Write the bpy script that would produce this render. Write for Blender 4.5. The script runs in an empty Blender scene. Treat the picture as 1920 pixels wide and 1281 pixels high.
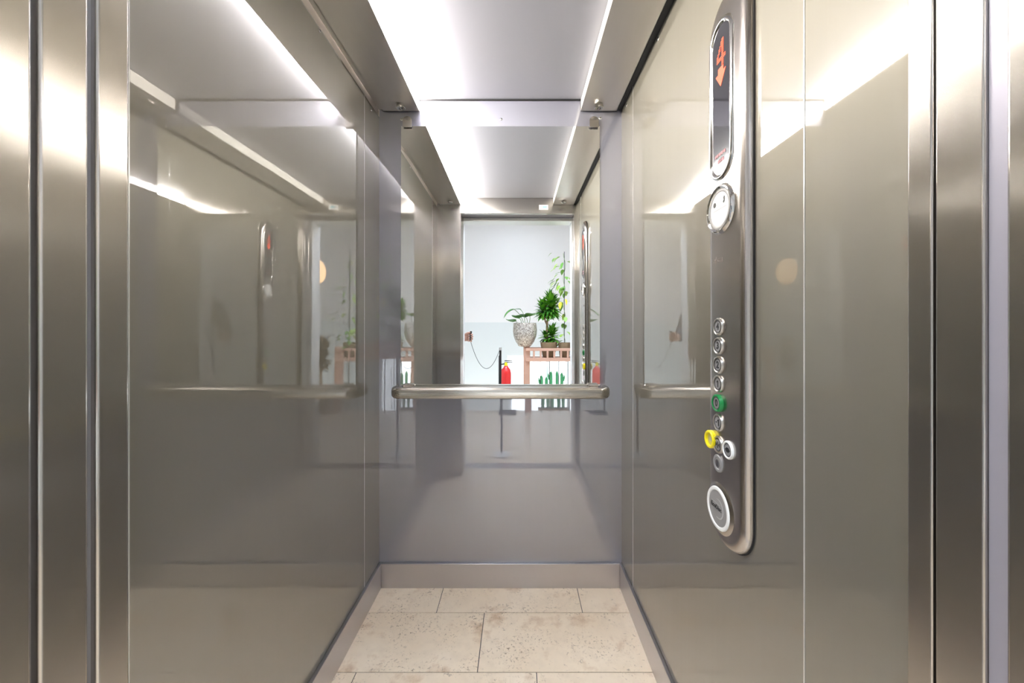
import bpy, bmesh, math, random
from mathutils import Vector, Matrix
random.seed(7)
PI = math.pi
C = bpy.context.scene.collection
sc = bpy.context.scene

# ------------------------------------------------------------------ camera, world, view
cam_d = bpy.data.cameras.new('camera'); cam = bpy.data.objects.new('camera', cam_d); C.objects.link(cam)
cam.location = (0, 0, 1.187); cam.rotation_euler = (PI/2, 0, 0)
cam_d.sensor_width = 36; cam_d.sensor_fit = 'HORIZONTAL'
cam_d.lens = 715.0/1920*36
cam_d.shift_x = -12/1920; cam_d.shift_y = -28.5/1920
cam_d.clip_start = 0.01
sc.camera = cam

w = bpy.data.worlds.new('daylight'); sc.world = w; w.use_nodes = True
w.node_tree.nodes['Background'].inputs[0].default_value = (0.86, 0.93, 1.0, 1)
w.node_tree.nodes['Background'].inputs[1].default_value = 0.9

sc.view_settings.view_transform = 'Standard'; sc.view_settings.look = 'None'
sc.view_settings.exposure = 2.58; sc.view_settings.gamma = 1.0
sc.view_settings.use_curve_mapping = False
sc.cycles.max_bounces = 14; sc.cycles.glossy_bounces = 10; sc.cycles.diffuse_bounces = 5
sc.cycles.use_denoising = True
sc.cycles.caustics_reflective = True

TUBE = 26.0          # strength of the cabin light diffusers
TUBE_R = 0.12
HALL = 6.6           # strength of the added, unseen hall fill lights
GLOBE = 0.55

# ------------------------------------------------------------------ materials
def mat(name, col, rough=0.5, metal=0.0, spec=0.5, coat=0.0, coat_rough=0.02, coat_ior=1.5, emit=None, es=0.0,
        aniso=0.0, arot=0.25, tangent=(0.04, 0.03, 1), trans=0.0, ior=1.5):
    m = bpy.data.materials.new(name); m.use_nodes = True
    b = m.node_tree.nodes['Principled BSDF']
    b.inputs['Base Color'].default_value = (*col, 1); b.inputs['Roughness'].default_value = rough
    b.inputs['Metallic'].default_value = metal; b.inputs['Specular IOR Level'].default_value = spec
    b.inputs['Coat Weight'].default_value = coat; b.inputs['Coat Roughness'].default_value = coat_rough
    b.inputs['Coat IOR'].default_value = coat_ior; b.inputs['IOR'].default_value = ior
    b.inputs['Transmission Weight'].default_value = trans
    if emit:
        b.inputs['Emission Color'].default_value = (*emit, 1); b.inputs['Emission Strength'].default_value = es
    if aniso:
        b.inputs['Anisotropic'].default_value = aniso; b.inputs['Anisotropic Rotation'].default_value = arot
        c = m.node_tree.nodes.new('ShaderNodeCombineXYZ')
        for i in range(3): c.inputs[i].default_value = tangent[i]
        m.node_tree.links.new(c.outputs[0], b.inputs['Tangent'])
    return m

def N(m, t, **kw):
    n = m.node_tree.nodes.new(t)
    for k, v in kw.items():
        setattr(n, k, v)
    return n
def L(m, a, b): m.node_tree.links.new(a, b)
def bsdf(m): return m.node_tree.nodes['Principled BSDF']

def brushed(m, scale, amt=0.10, bump=0.0):
    """fine streaks of a brushed finish: stretched noise on roughness and a little on colour"""
    tc = N(m, 'ShaderNodeTexCoord'); mp = N(m, 'ShaderNodeMapping'); mp.inputs['Scale'].default_value = scale
    L(m, tc.outputs['Object'], mp.inputs['Vector'])
    nz = N(m, 'ShaderNodeTexNoise'); nz.inputs['Scale'].default_value = 1; nz.inputs['Detail'].default_value = 4
    L(m, mp.outputs[0], nz.inputs['Vector'])
    b = bsdf(m); base = tuple(b.inputs['Base Color'].default_value)[:3]; r = b.inputs['Roughness'].default_value
    mr = N(m, 'ShaderNodeMapRange'); mr.inputs[1].default_value = 0.3; mr.inputs[2].default_value = 0.7
    mr.inputs[3].default_value = r*(1-amt); mr.inputs[4].default_value = r*(1+amt)
    L(m, nz.outputs['Fac'], mr.inputs[0]); L(m, mr.outputs[0], b.inputs['Roughness'])
    mx = N(m, 'ShaderNodeMix', data_type='RGBA')
    mx.inputs[6].default_value = (*[c*(1-amt*0.5) for c in base], 1); mx.inputs[7].default_value = (*[min(1, c*(1+amt*0.5)) for c in base], 1)
    L(m, nz.outputs['Fac'], mx.inputs[0]); L(m, mx.outputs[2], b.inputs['Base Color'])
    return m

def wavy(m, scale, strength, dist):
    """slow unevenness of a glazed sheet, on the clear coat only"""
    tc = N(m, 'ShaderNodeTexCoord'); nz = N(m, 'ShaderNodeTexNoise')
    nz.inputs['Scale'].default_value = scale; nz.inputs['Detail'].default_value = 1
    L(m, tc.outputs['Object'], nz.inputs['Vector'])
    bp = N(m, 'ShaderNodeBump'); bp.inputs['Strength'].default_value = strength; bp.inputs['Distance'].default_value = dist
    L(m, nz.outputs['Fac'], bp.inputs['Height']); L(m, bp.outputs[0], bsdf(m).inputs['Coat Normal'])
    return m

PAN = dict(rough=0.56, metal=0.65, coat=1.0, coat_rough=0.012, coat_ior=2.55, aniso=0.3)
M = {}
M['panel'] = wavy(brushed(mat('glazed_brushed_panel', (0.238, 0.222, 0.177), **PAN), (60, 60, 0.8), 0.03), 2.2, 0.12, 0.004)
M['panel_satin'] = brushed(mat('brushed_satin_panel', (0.232, 0.216, 0.172), rough=0.58, metal=0.6, coat=1.0, coat_rough=0.02, coat_ior=2.1, aniso=0.2), (200, 200, 1.5), 0.03)
M['panel_back'] = brushed(mat('glazed_back_panel_hall_tint', (0.30, 0.302, 0.362), **PAN), (60, 60, 0.8), 0.06)  # bluish base carries the cool light from the hall
M['steel'] = brushed(mat('brushed_steel', (0.50, 0.47, 0.435), 0.23, 1.0, aniso=0.95), (500, 500, 2), 0.010)
M['steel_low'] = brushed(mat('brushed_steel_baseboard', (0.58, 0.57, 0.60), 0.28, 1.0), (3, 3, 160), 0.02)
M['steel_dull'] = brushed(mat('satin_steel', (0.62, 0.585, 0.54), 0.34, 1.0), (25, 4, 25), 0.10)
M['steel_hall_lit'] = mat('hall_lit_strip_steel', (0.36, 0.345, 0.39), 0.4, 0.35)  # pale lavender tone carries the hall light on the recessed strip
M['chrome'] = mat('polished_chrome', (0.62, 0.61, 0.59), 0.09, 1.0)
M['rail'] = brushed(mat('satin_rail_steel', (0.62, 0.59, 0.545), 0.28, 1.0), (3, 300, 300), 0.04)
M['plate'] = brushed(mat('satin_panel_steel', (0.46, 0.425, 0.40), 0.23, 1.0, aniso=0.4), (250, 250, 3), 0.01)
M['button_ring'] = mat('satin_button_ring', (0.47, 0.45, 0.42), 0.30, 1.0)
M['mirror'] = mat('mirror_glass', (0.93, 0.95, 0.95), 0.0, 1.0)
M['glass_edge'] = mat('ground_glass_edge', (0.72, 0.82, 0.80), 0.25)
M['ceiling'] = mat('satin_white_ceiling', (0.365, 0.368, 0.415), 0.38, 0.0, 0.4)
M['black'] = mat('black_gap', (0.008, 0.008, 0.009), 0.6)
M['darkgap'] = mat('dark_joint', (0.26, 0.25, 0.26), 0.45, 0.6)
M['diffuser'] = mat('lit_diffuser', (0.9, 0.9, 0.88), 0.4, emit=(1.0, 0.94, 0.86), es=TUBE)
M['diffuser_dim'] = mat('dim_diffuser', (0.55, 0.53, 0.49), 0.4, emit=(1.0, 0.92, 0.80), es=TUBE_R)
M['seam'] = mat('pale_seam', (0.70, 0.69, 0.66), 0.3, 0.6)
M['display'] = mat('dark_display_glass', (0.035, 0.035, 0.042), 0.06, 0.0, 0.8)
M['led'] = mat('red_led', (0.6, 0.05, 0.02), 0.4, emit=(1.0, 0.09, 0.03), es=0.3)
M['ledtext'] = mat('faint_red_print', (0.62, 0.30, 0.32), 0.5)
M['ink'] = mat('black_ink', (0.012, 0.012, 0.014), 0.5)
M['cap'] = mat('grey_button_cap', (0.30, 0.30, 0.31), 0.4, 0.3)
M['white_plastic'] = mat('white_plastic', (0.80, 0.81, 0.80), 0.35)
M['grey_plastic'] = mat('grey_plastic', (0.27, 0.265, 0.26), 0.4)
M['green_lit'] = mat('lit_green_ring', (0.005, 0.20, 0.05), 0.3, emit=(0.0, 0.42, 0.08), es=0.012)
M['yellow'] = mat('yellow_plastic', (0.86, 0.74, 0.01), 0.35)
M['grey_print'] = mat('grey_print', (0.42, 0.42, 0.42), 0.5)
M['teal_print'] = mat('teal_print', (0.22, 0.55, 0.60), 0.5)
M['paper'] = mat('label_paper', (0.85, 0.84, 0.82), 0.5)

def stone():
    m = mat('beige_limestone_tiles', (0.6, 0.5, 0.4), 0.32, 0.0, 0.45)
    b = bsdf(m)
    tc = N(m, 'ShaderNodeTexCoord'); geo = N(m, 'ShaderNodeNewGeometry')
    off = N(m, 'ShaderNodeVectorMath', operation='MULTIPLY_ADD')
    cmb = N(m, 'ShaderNodeCombineXYZ')
    for i in range(3): L(m, geo.outputs['Random Per Island'], cmb.inputs[i])
    L(m, cmb.outputs[0], off.inputs[0]); off.inputs[1].default_value = (37, 53, 11)
    L(m, tc.outputs['Object'], off.inputs[2])
    def noise(s, d, r=0.5, dist=0.0):
        n = N(m, 'ShaderNodeTexNoise'); n.inputs['Scale'].default_value = s; n.inputs['Detail'].default_value = d
        n.inputs['Roughness'].default_value = r; n.inputs['Distortion'].default_value = dist
        L(m, off.outputs[0], n.inputs['Vector']); return n.outputs['Fac']
    def ramp(src, a, bb):
        r = N(m, 'ShaderNodeMapRange'); r.inputs[1].default_value = a; r.inputs[2].default_value = bb; r.clamp = True
        L(m, src, r.inputs[0]); return r.outputs[0]
    def mix(fac, a, col):
        x = N(m, 'ShaderNodeMix', data_type='RGBA'); L(m, fac, x.inputs[0]); L(m, a, x.inputs[6]) if not isinstance(a, tuple) else setattr(x.inputs[6], 'default_value', (*a, 1))
        x.inputs[7].default_value = (*col, 1); return x.outputs[2]
    def mul(a, bb):
        x = N(m, 'ShaderNodeMath', operation='MULTIPLY'); L(m, a, x.inputs[0])
        if isinstance(bb, float): x.inputs[1].default_value = bb
        else: L(m, bb, x.inputs[1])
        return x.outputs[0]
    base = mix(ramp(noise(3.5, 4), 0.35, 0.68), (0.93, 0.805, 0.645), (0.87, 0.72, 0.545))
    base = mix(mul(ramp(noise(30, 3), 0.45, 0.75), 0.5), base, (0.78, 0.65, 0.50))
    # rusty patches
    base = mix(mul(ramp(noise(9, 4, 0.6), 0.57, 0.72), 0.6), base, (0.50, 0.29, 0.14))
    # clusters of dark fossil flecks
    cl = ramp(noise(6, 3), 0.46, 0.64)
    fl = ramp(noise(95, 5, 0.72, 0.5), 0.56, 0.63)
    base = mix(mul(mul(cl, fl), 0.85), base, (0.27, 0.175, 0.10))
    fl2 = ramp(noise(42, 5, 0.65, 1.2), 0.63, 0.70)
    base = mix(mul(fl2, 0.55), base, (0.26, 0.18, 0.12))
    L(m, base, b.inputs['Base Color'])
    return m
M['stone'] = stone()
M['grout'] = mat('dark_grout', (0.10, 0.085, 0.07), 0.8)

M['wall_white'] = mat('white_paint', (0.80, 0.81, 0.83), 0.7)
def two_tone():
    m = mat('two_tone_wall_paint', (0.8, 0.8, 0.8), 0.6)
    geo = N(m, 'ShaderNodeNewGeometry'); sp = N(m, 'ShaderNodeSeparateXYZ'); L(m, geo.outputs['Position'], sp.inputs[0])
    g = N(m, 'ShaderNodeMath', operation='GREATER_THAN'); g.inputs[1].default_value = 1.31; L(m, sp.outputs['Z'], g.inputs[0])
    x = N(m, 'ShaderNodeMix', data_type='RGBA'); x.inputs[6].default_value = (0.58, 0.59, 0.57, 1); x.inputs[7].default_value = (0.69, 0.655, 0.625, 1)
    L(m, g.outputs[0], x.inputs[0]); L(m, x.outputs[2], bsdf(m).inputs['Base Color'])
    return m
M['two_tone'] = two_tone()
M['hall_fill'] = mat('hall_fill_panel', (0.9, 0.9, 0.9), 0.4, emit=(0.73, 0.84, 1.0), es=HALL)
M['stair_fill'] = mat('stair_fill_panel', (0.9, 0.9, 0.9), 0.4, emit=(0.73, 0.84, 1.0), es=HALL*0.12)
M['globe'] = mat('warm_globe', (0.9, 0.8, 0.6), 0.4, emit=(1.0, 0.58, 0.27), es=GLOBE)
M['wood'] = mat('pinkish_wood', (0.56, 0.33, 0.24), 0.5)
M['rod'] = mat('black_rod', (0.02, 0.02, 0.022), 0.4, 0.3)
M['terra'] = mat('brown_clay', (0.26, 0.18, 0.10), 0.7)
def mosaic():
    m = mat('mosaic_pot', (0.5, 0.45, 0.4), 0.3, 0.5)
    tc = N(m, 'ShaderNodeTexCoord'); v = N(m, 'ShaderNodeTexVoronoi'); v.inputs['Scale'].default_value = 110
    L(m, tc.outputs['Object'], v.inputs['Vector'])
    r = N(m, 'ShaderNodeValToRGB'); r.color_ramp.elements[0].color = (0.20, 0.15, 0.12, 1); r.color_ramp.elements[1].color = (0.82, 0.76, 0.68, 1)
    sp = N(m, 'ShaderNodeSeparateColor'); L(m, v.outputs['Color'], sp.inputs[0]); L(m, sp.outputs[0], r.inputs[0])
    L(m, r.outputs[0], bsdf(m).inputs['Base Color']); return m
M['mosaic'] = mosaic()
def leafmat(name, a, b_):
    m = mat(name, a, 0.45)
    geo = N(m, 'ShaderNodeNewGeometry'); x = N(m, 'ShaderNodeMix', data_type='RGBA')
    x.inputs[6].default_value = (*a, 1); x.inputs[7].default_value = (*b_, 1)
    L(m, geo.outputs['Random Per Island'], x.inputs[0]); L(m, x.outputs[2], bsdf(m).inputs['Base Color']); return m
M['leaf_dark'] = leafmat('dracaena_leaf', (0.02, 0.12, 0.015), (0.16, 0.42, 0.02))
M['leaf_light'] = leafmat('climber_leaf', (0.10, 0.28, 0.05), (0.40, 0.58, 0.08))
M['leaf_mid'] = leafmat('heart_leaf', (0.05, 0.20, 0.04), (0.14, 0.36, 0.06))
M['leaf_yellow'] = mat('yellow_leaf', (0.85, 0.72, 0.05), 0.5)
M['leaf_brown'] = leafmat('dry_leaf', (0.10, 0.07, 0.04), (0.26, 0.19, 0.12))
M['stem'] = mat('woody_stem', (0.25, 0.16, 0.09), 0.7)
M['green_stem'] = mat('green_stem', (0.16, 0.26, 0.08), 0.6)
M['cactus'] = mat('cactus_skin', (0.04, 0.24, 0.09), 0.5)
M['soil'] = mat('potting_soil', (0.05, 0.035, 0.025), 0.9)
M['red'] = mat('red_enamel', (0.72, 0.02, 0.02), 0.3, coat=0.5)
M['rubber'] = mat('black_rubber', (0.03, 0.03, 0.032), 0.6)
M['window_frame'] = mat('white_window_frame', (0.82, 0.83, 0.84), 0.4)
M['pane'] = mat('clear_pane', (1, 1, 1), 0.0, trans=1.0, ior=1.0)
M['skin'] = mat('skin', (0.62, 0.34, 0.25), 0.5)
M['hair'] = mat('dark_hair', (0.03, 0.02, 0.015), 0.6)
M['shirt'] = mat('dark_shirt', (0.05, 0.055, 0.075), 0.8)
M['jeans'] = mat('blue_denim', (0.05, 0.08, 0.22), 0.85)
M['shoe'] = mat('dark_shoe', (0.02, 0.02, 0.02), 0.5)

# ------------------------------------------------------------------ mesh helpers
WL = {}
def wl(o): return WL.get(o.name, Vector((0, 0, 0)))

def obj(name, bm, m, parent=None, smooth=True, origin='auto', bevel=0.0, angle=35):
    """link bm (built in world coordinates) as ONE mesh object; its origin is moved to its base / centre"""
    bmesh.ops.remove_doubles(bm, verts=bm.verts, dist=1e-6)
    bmesh.ops.recalc_face_normals(bm, faces=bm.faces)
    vs = [v.co for v in bm.verts]
    lo = Vector([min(v[i] for v in vs) for i in range(3)]); hi = Vector([max(v[i] for v in vs) for i in range(3)])
    og = (lo+hi)/2
    if parent is None: og.z = lo.z
    bmesh.ops.translate(bm, verts=bm.verts, vec=-og)
    me = bpy.data.meshes.new(name); bm.to_mesh(me); bm.free()
    o = bpy.data.objects.new(name, me); C.objects.link(o)
    for mm in (m if isinstance(m, (list, tuple)) else [m]): me.materials.append(M[mm] if isinstance(mm, str) else mm)
    WL[o.name] = og
    if parent is not None:
        o.parent = parent; o.location = og-wl(parent)
    else:
        o.location = og
    if smooth:
        for p in me.polygons: p.use_smooth = True
        me.set_sharp_from_angle(angle=math.radians(angle))
    if bevel:
        b = o.modifiers.new('bevel', 'BEVEL'); b.width = bevel; b.segments = 3; b.limit_method = 'ANGLE'; b.angle_limit = math.radians(40)
    return o

def thing(name, label, cat, loc, group=None):
    o = bpy.data.objects.new(name, None); C.objects.link(o); o.empty_display_size = 0.05
    o.location = loc; WL[o.name] = Vector(loc)
    o['label'] = label; o['category'] = cat
    if group: o['group'] = group
    return o
def tag(o, label, cat, group=None):
    o['label'] = label; o['category'] = cat
    if group: o['group'] = group
    return o
def struct(name, bm, m, label=None, cat=None, parent=None, **kw):
    o = obj(name, bm, m, parent, **kw)
    if parent is None:
        o['kind'] = 'structure'
        if label: o['label'] = label
        if cat: o['category'] = cat
    return o
def B(): return bmesh.new()

def box(bm, x0, x1, y0, y1, z0, z1, mi=0):
    vs = [bm.verts.new((x, y, z)) for z in (z0, z1) for y in (y0, y1) for x in (x0, x1)]
    for f in ((0, 2, 3, 1), (4, 5, 7, 6), (0, 1, 5, 4), (2, 6, 7, 3), (0, 4, 6, 2), (1, 3, 7, 5)):
        bm.faces.new([vs[i] for i in f]).material_index = mi
    return bm
def bx(*a): return box(B(), *a)

def frame_of(axis):
    a = Vector(axis).normalized()
    u = a.orthogonal().normalized() if abs(a.z) > 0.9 else Vector((0, 0, 1)).cross(a).normalized()
    return a, u, a.cross(u)

def lathe(bm, prof, origin, axis=(0, 0, 1), seg=40, mi=0):
    """prof: list of (radius, height along axis); radius 0 closes to a point"""
    a, u, v = frame_of(axis); o = Vector(origin); rings = []
    for r, h in prof:
        if r <= 1e-7: rings.append([bm.verts.new(o+a*h)])
        else: rings.append([bm.verts.new(o+a*h+(u*math.cos(2*PI*k/seg)+v*math.sin(2*PI*k/seg))*r) for k in range(seg)])
    for A, Bb in zip(rings, rings[1:]):
        for k in range(seg):
            k2 = (k+1) % seg
            if len(A) == 1 and len(Bb) == 1: continue
            if len(A) == 1: f = bm.faces.new((A[0], Bb[k], Bb[k2]))
            elif len(Bb) == 1: f = bm.faces.new((A[k], A[k2], Bb[0]))
            else: f = bm.faces.new((A[k], A[k2], Bb[k2], Bb[k]))
            f.material_index = mi
    return bm
def cyl(bm, p0, p1, r0, r1=None, seg=16):
    p0 = Vector(p0); p1 = Vector(p1); r1 = r0 if r1 is None else r1; h = (p1-p0).length
    return lathe(bm, [(0, 0), (r0, 0), (r1, h), (0, h)], p0, p1-p0, seg)

def tube(bm, pts, rad, seg=8, sx=1.0):
    """round tube along a polyline; rad a number or one per point"""
    pts = [Vector(p) for p in pts]; n = len(pts)
    rs = rad if isinstance(rad, (list, tuple)) else [rad]*n
    rings = []; up = None
    for i, p in enumerate(pts):
        t = (pts[min(i+1, n-1)]-pts[max(i-1, 0)]).normalized()
        if up is None: up = t.orthogonal().normalized()
        up = (up-t*up.dot(t)).normalized(); s = t.cross(up)
        rings.append([bm.verts.new(p+(up*math.cos(2*PI*k/seg)+s*math.sin(2*PI*k/seg)*sx)*rs[i]) for k in range(seg)])
    for A, Bb in zip(rings, rings[1:]):
        for k in range(seg): bm.faces.new((A[k], A[(k+1) % seg], Bb[(k+1) % seg], Bb[k]))
    for R in (rings[0], rings[-1]):
        bm.faces.new(R)
    return bm
def sweep(bm, prof, pts):
    """prof: list of (out, up) in a plane square to a path that lies level; closed profile"""
    pts = [Vector(p) for p in pts]; n = len(pts); rings = []
    for i, p in enumerate(pts):
        t = (pts[min(i+1, n-1)]-pts[max(i-1, 0)]).normalized(); s = t.cross(Vector((0, 0, 1))).normalized()
        rings.append([bm.verts.new(p+s*a+Vector((0, 0, b))) for a, b in prof])
    k_ = len(prof)
    for A, Bb in zip(rings, rings[1:]):
        for k in range(k_): bm.faces.new((A[k], A[(k+1) % k_], Bb[(k+1) % k_], Bb[k]))
    bm.faces.new(rings[0]); bm.faces.new(rings[-1])
    return bm
def capsule(hw, hh, n=20):
    """upright capsule outline (u, v), half width hw, half height hh"""
    s = hh-hw; out = []
    for k in range(n+1): out.append((hw*math.cos(PI*k/n), s+hw*math.sin(PI*k/n)))
    for k in range(n+1): out.append((-hw*math.cos(PI*k/n), -s-hw*math.sin(PI*k/n)))
    return out
def loft(bm, rings, close=True):
    R = [[bm.verts.new(p) for p in r] for r in rings]; k_ = len(R[0])
    for A, Bb in zip(R, R[1:]):
        for k in range(k_): bm.faces.new((A[k], A[(k+1) % k_], Bb[(k+1) % k_], Bb[k]))
    if close: bm.faces.new(R[-1])
    return bm
def poly_extrude(bm, pts, vec):
    a = [bm.verts.new(p) for p in pts]; b = [bm.verts.new(Vector(p)+Vector(vec)) for p in pts]
    n = len(a)
    for k in range(n): bm.faces.new((a[k], a[(k+1) % n], b[(k+1) % n], b[k]))
    bm.faces.new(a); bm.faces.new(b); return bm

# ------------------------------------------------------------------ cabin measures
XL, XR = -0.635, 0.471        # side walls
YB = 1.74                     # back wall
YF = 0.4415                   # inner face of the front returns
ZT = 2.142                    # top of the left wall panels
ZC = 2.221                    # ceiling
DL, DR = -0.450, 0.450        # clear door opening
ZD = 2.096                    # under side of the door header

# floor: one mesh, tiles with dark joints
bm = bx(XL-0.05, XR+0.05, 0.30, YB+0.05, -0.06, -0.0025)
for f in bm.faces: f.material_index = 1
g = 0.0016
rows = [(YB+0.03, 1.580, (-0.340, 0.266)), (1.580, 1.308, (-0.141, 0.465)), (1.308, 1.02, (-0.556, 0.062)),
        (1.02, 0.732, (-0.340, 0.266)), (0.732, 0.444, (-0.141, 0.465)), (0.444, 0.30, (-0.556, 0.062))]
for y1, y0, js in rows:
    xs = [XL-0.05]+[j for j in js]+[XR+0.05]
    for a, b_ in zip(xs, xs[1:]): box(bm, a+g, b_-g, y0+g, y1-g, -0.003, 0.0)
struct('floor', bm, ['stone', 'grout'], 'beige limestone tile floor of the lift cabin', 'floor', smooth=False)

# back wall
bw = struct('wall_back', bx(XL-0.05, XR+0.05, YB+0.003, YB+0.04, 0, ZC+0.03), 'steel_dull', 'glazed grey back wall of the cabin below and around the mirror', 'wall')
obj('glazed_panel', bx(XL, XR, YB, YB+0.004, 0.105, ZC-0.006), 'panel_back', bw)
# left wall
lw = struct('wall_left', bx(XL-0.05, XL-0.004, 0.36, YB+0.003, 0, ZC+0.03), 'steel_dull', 'glossy grey glazed wall left of the mirror', 'wall')
obj('glazed_panel', bx(XL-0.004, XL, 1.5735, YB, 0.11, ZT), 'panel', lw)
obj('glazed_panel', bx(XL-0.004, XL, 0.6225, 1.5715, 0.11, ZT), 'panel', lw)
obj('steel_panel', bx(XL-0.004, XL, YF, 0.6205, 0.11, ZT), 'steel', lw)
for y in (1.5725, 0.6215): obj('seam_strip', bx(XL-0.003, XL+0.0006, y-0.001, y+0.001, 0.11, ZT), 'seam', lw)
# right wall
rw = struct('wall_right', bx(XR+0.004, XR+0.05, 0.36, YB+0.003, 0, ZC+0.03), 'steel_dull', 'glossy grey glazed wall carrying the button panel', 'wall')
obj('glazed_panel', bx(XR, XR+0.004, 1.568, YB, 0.11, 2.175), 'panel', rw)
obj('glazed_panel', bx(XR, XR+0.004, 0.6295, 1.566, 0.11, 2.175), 'panel', rw)
obj('steel_panel', bx(XR, XR+0.004, YF, 0.6265, 0.11, 2.175), 'panel_satin', rw)
for y in (1.567, 0.628): obj('seam_strip', bx(XR-0.0008, XR+0.003, y-0.0012, y+0.0012, 0.11, 2.175), 'seam', rw)

# baseboards
def baseboard(name, x0, x1, y0, y1, label):
    struct(name, bx(x0, x1, y0, y1, 0.0, 0.11), 'steel_low', label, 'baseboard', bevel=0.0015)
baseboard('baseboard_back', XL+0.013, XR-0.011, YB-0.013, YB, 'brushed steel baseboard under the back wall')
baseboard('baseboard_left', XL, XL+0.013, YF, YB, 'brushed steel baseboard along the left wall')
baseboard('baseboard_right', XR-0.011, XR, YF, YB, 'brushed steel baseboard along the right wall')

# ceiling with the two light housings
struct('ceiling', bx(XL-0.05, XR+0.05, 0.36, YB+0.04, ZC, ZC+0.03), 'ceiling', 'satin white cabin ceiling between the two light housings', 'ceiling')
struct('trim_1', bx(XL+0.001, XR-0.001, YB-0.006, YB-0.0005, ZC-0.005, ZC), 'black', 'dark joint along the top of the back wall', 'trim')
struct('trim_2', bx(0.4464, XR+0.001, YF, YB-0.0075, 2.172, 2.19), 'black', 'black strip standing in for the shaded gap between right light housing and right wall', 'trim')  # black slab paints the shade of the open gap
struct('trim_3', bx(XL+0.0005, -0.6155, YF, YB-0.0075, 2.172, 2.19), 'steel_dull', 'narrow metal gap left of the left light housing', 'trim')

def housing(x0, x1, inner, label, side, dif):
    zb = 2.165; cx = (x0+x1)/2
    t = thing('light_housing', label, 'ceiling light', (cx, 1.09, zb), 'light housings under the cabin ceiling')
    y0, y1 = YF+0.002, YB-0.008
    b = bx(x0, x1, y0, y1, zb, zb+0.0025)
    if side < 0: box(b, x0, x0+0.002, y0, y1, zb, zb+0.05)
    else: box(b, x1-0.002, x1, y0, y1, zb, zb+0.05)
    box(b, x0, x1, y1-0.002, y1, zb, zb+0.052); box(b, x0, x1, y0, y0+0.002, zb, zb+0.052)
    obj('housing_plate', b, 'steel_dull', t, smooth=False)
    if side < 0: d = bx(x1-0.0135, x1-0.0015, y0+0.004, y1-0.005, zb+0.003, ZC-0.003)
    else: d = bx(x0+0.0015, x0+0.0135, y0+0.004, y1-0.005, zb+0.003, ZC-0.003)
    obj('diffuser', d, dif, t, smooth=False)
    return t
HL = housing(-0.615, -0.450, -0.450, 'satin steel light housing along the left wall, glowing brightly onto the ceiling', -1, 'diffuser')
HR = housing(0.283, 0.446, 0.283, 'satin steel light housing along the right wall, with a black gap beside it', 1, 'diffuser_dim')
obj('leak_glow', bx(-0.6152, -0.6142, 1.20, 1.405, 2.166, 2.171), 'diffuser_dim', HL)  # glowing strips imitate light leaking past the housing edge
obj('leak_glow', bx(-0.6152, -0.6142, 0.60, 1.195, 2.166, 2.171), 'diffuser_dim', HL)
def knob(x, y, t):
    k = obj('knob', lathe(B(), [(0, 0), (0.010, 0), (0.010, 0.004), (0.019, 0.0045), (0.020, 0.006), (0.020, 0.013), (0.018, 0.0155), (0.0, 0.016)], (x, y, 2.165), (0, 0, -1), 32), 'chrome', t)
    for s in (-1, 1):
        obj('slot', bx(x+s*0.006-0.0015, x+s*0.006+0.0015, y-0.005, y+0.004, 2.1478, 2.1492), 'ink', k)
for y in (1.685, 0.535):
    knob(-0.520, y, HL); knob(0.356, y, HR)

# ------------------------------------------------------------------ mirror on the back wall
mt = thing('wall_mirror', 'large frameless mirror on the back wall above the handrail, reflecting the hall', 'mirror', (-0.0815, YB-0.01, 0.919))
x0, x1, z0, z1 = -0.533, 0.370, 0.919, 2.097
ax, az = 0.0049, 0.0028                       # the pane leans back a hair and is turned a hair
def my(x, z): return YB-0.0125-math.tan(az)*(x-x1)*(-1)*(-1)+math.tan(ax)*(z-z0)*1.0
ya = {(x, z): YB-0.0105+math.tan(az)*(x-x1)+math.tan(ax)*(z-z0) for x in (x0, x1) for z in (z0, z1)}
b = B()
fr = [b.verts.new((x, ya[(x, z)], z)) for x, z in ((x0, z0), (x1, z0), (x1, z1), (x0, z1))]
bk = [b.verts.new((x, ya[(x, z)]+0.004, z)) for x, z in ((x0, z0), (x1, z0), (x1, z1), (x0, z1))]
b.faces.new(fr).material_index = 0
b.faces.new(bk).material_index = 1
for k in range(4): b.faces.new((fr[k], fr[(k+1) % 4], bk[(k+1) % 4], bk[k])).material_index = 1
obj('mirror_pane', b, ['mirror', 'glass_edge'], mt, smooth=False)
for cx in (-0.503, 0.343):
    hw = 0.021; pts = [(cx-hw, 0, 2.088), (cx+hw, 0, 2.088)]
    for k in range(13): pts.append((cx+hw*math.cos(PI*k/12), 0, 2.118+hw*0.9*math.sin(PI*k/12)))
    yy = YB-0.0165
    b = poly_extrude(B(), [(p[0], yy, p[2]) for p in pts], (0, 0.0025, 0))
    obj('clip', b, 'steel', mt, bevel=0.0008)
for cx in (-0.497, 0.337):
    obj('clip', bx(cx-0.021, cx+0.021, YB-0.03, YB-0.002, 0.909, 0.928), 'steel', mt, bevel=0.001)

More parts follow.
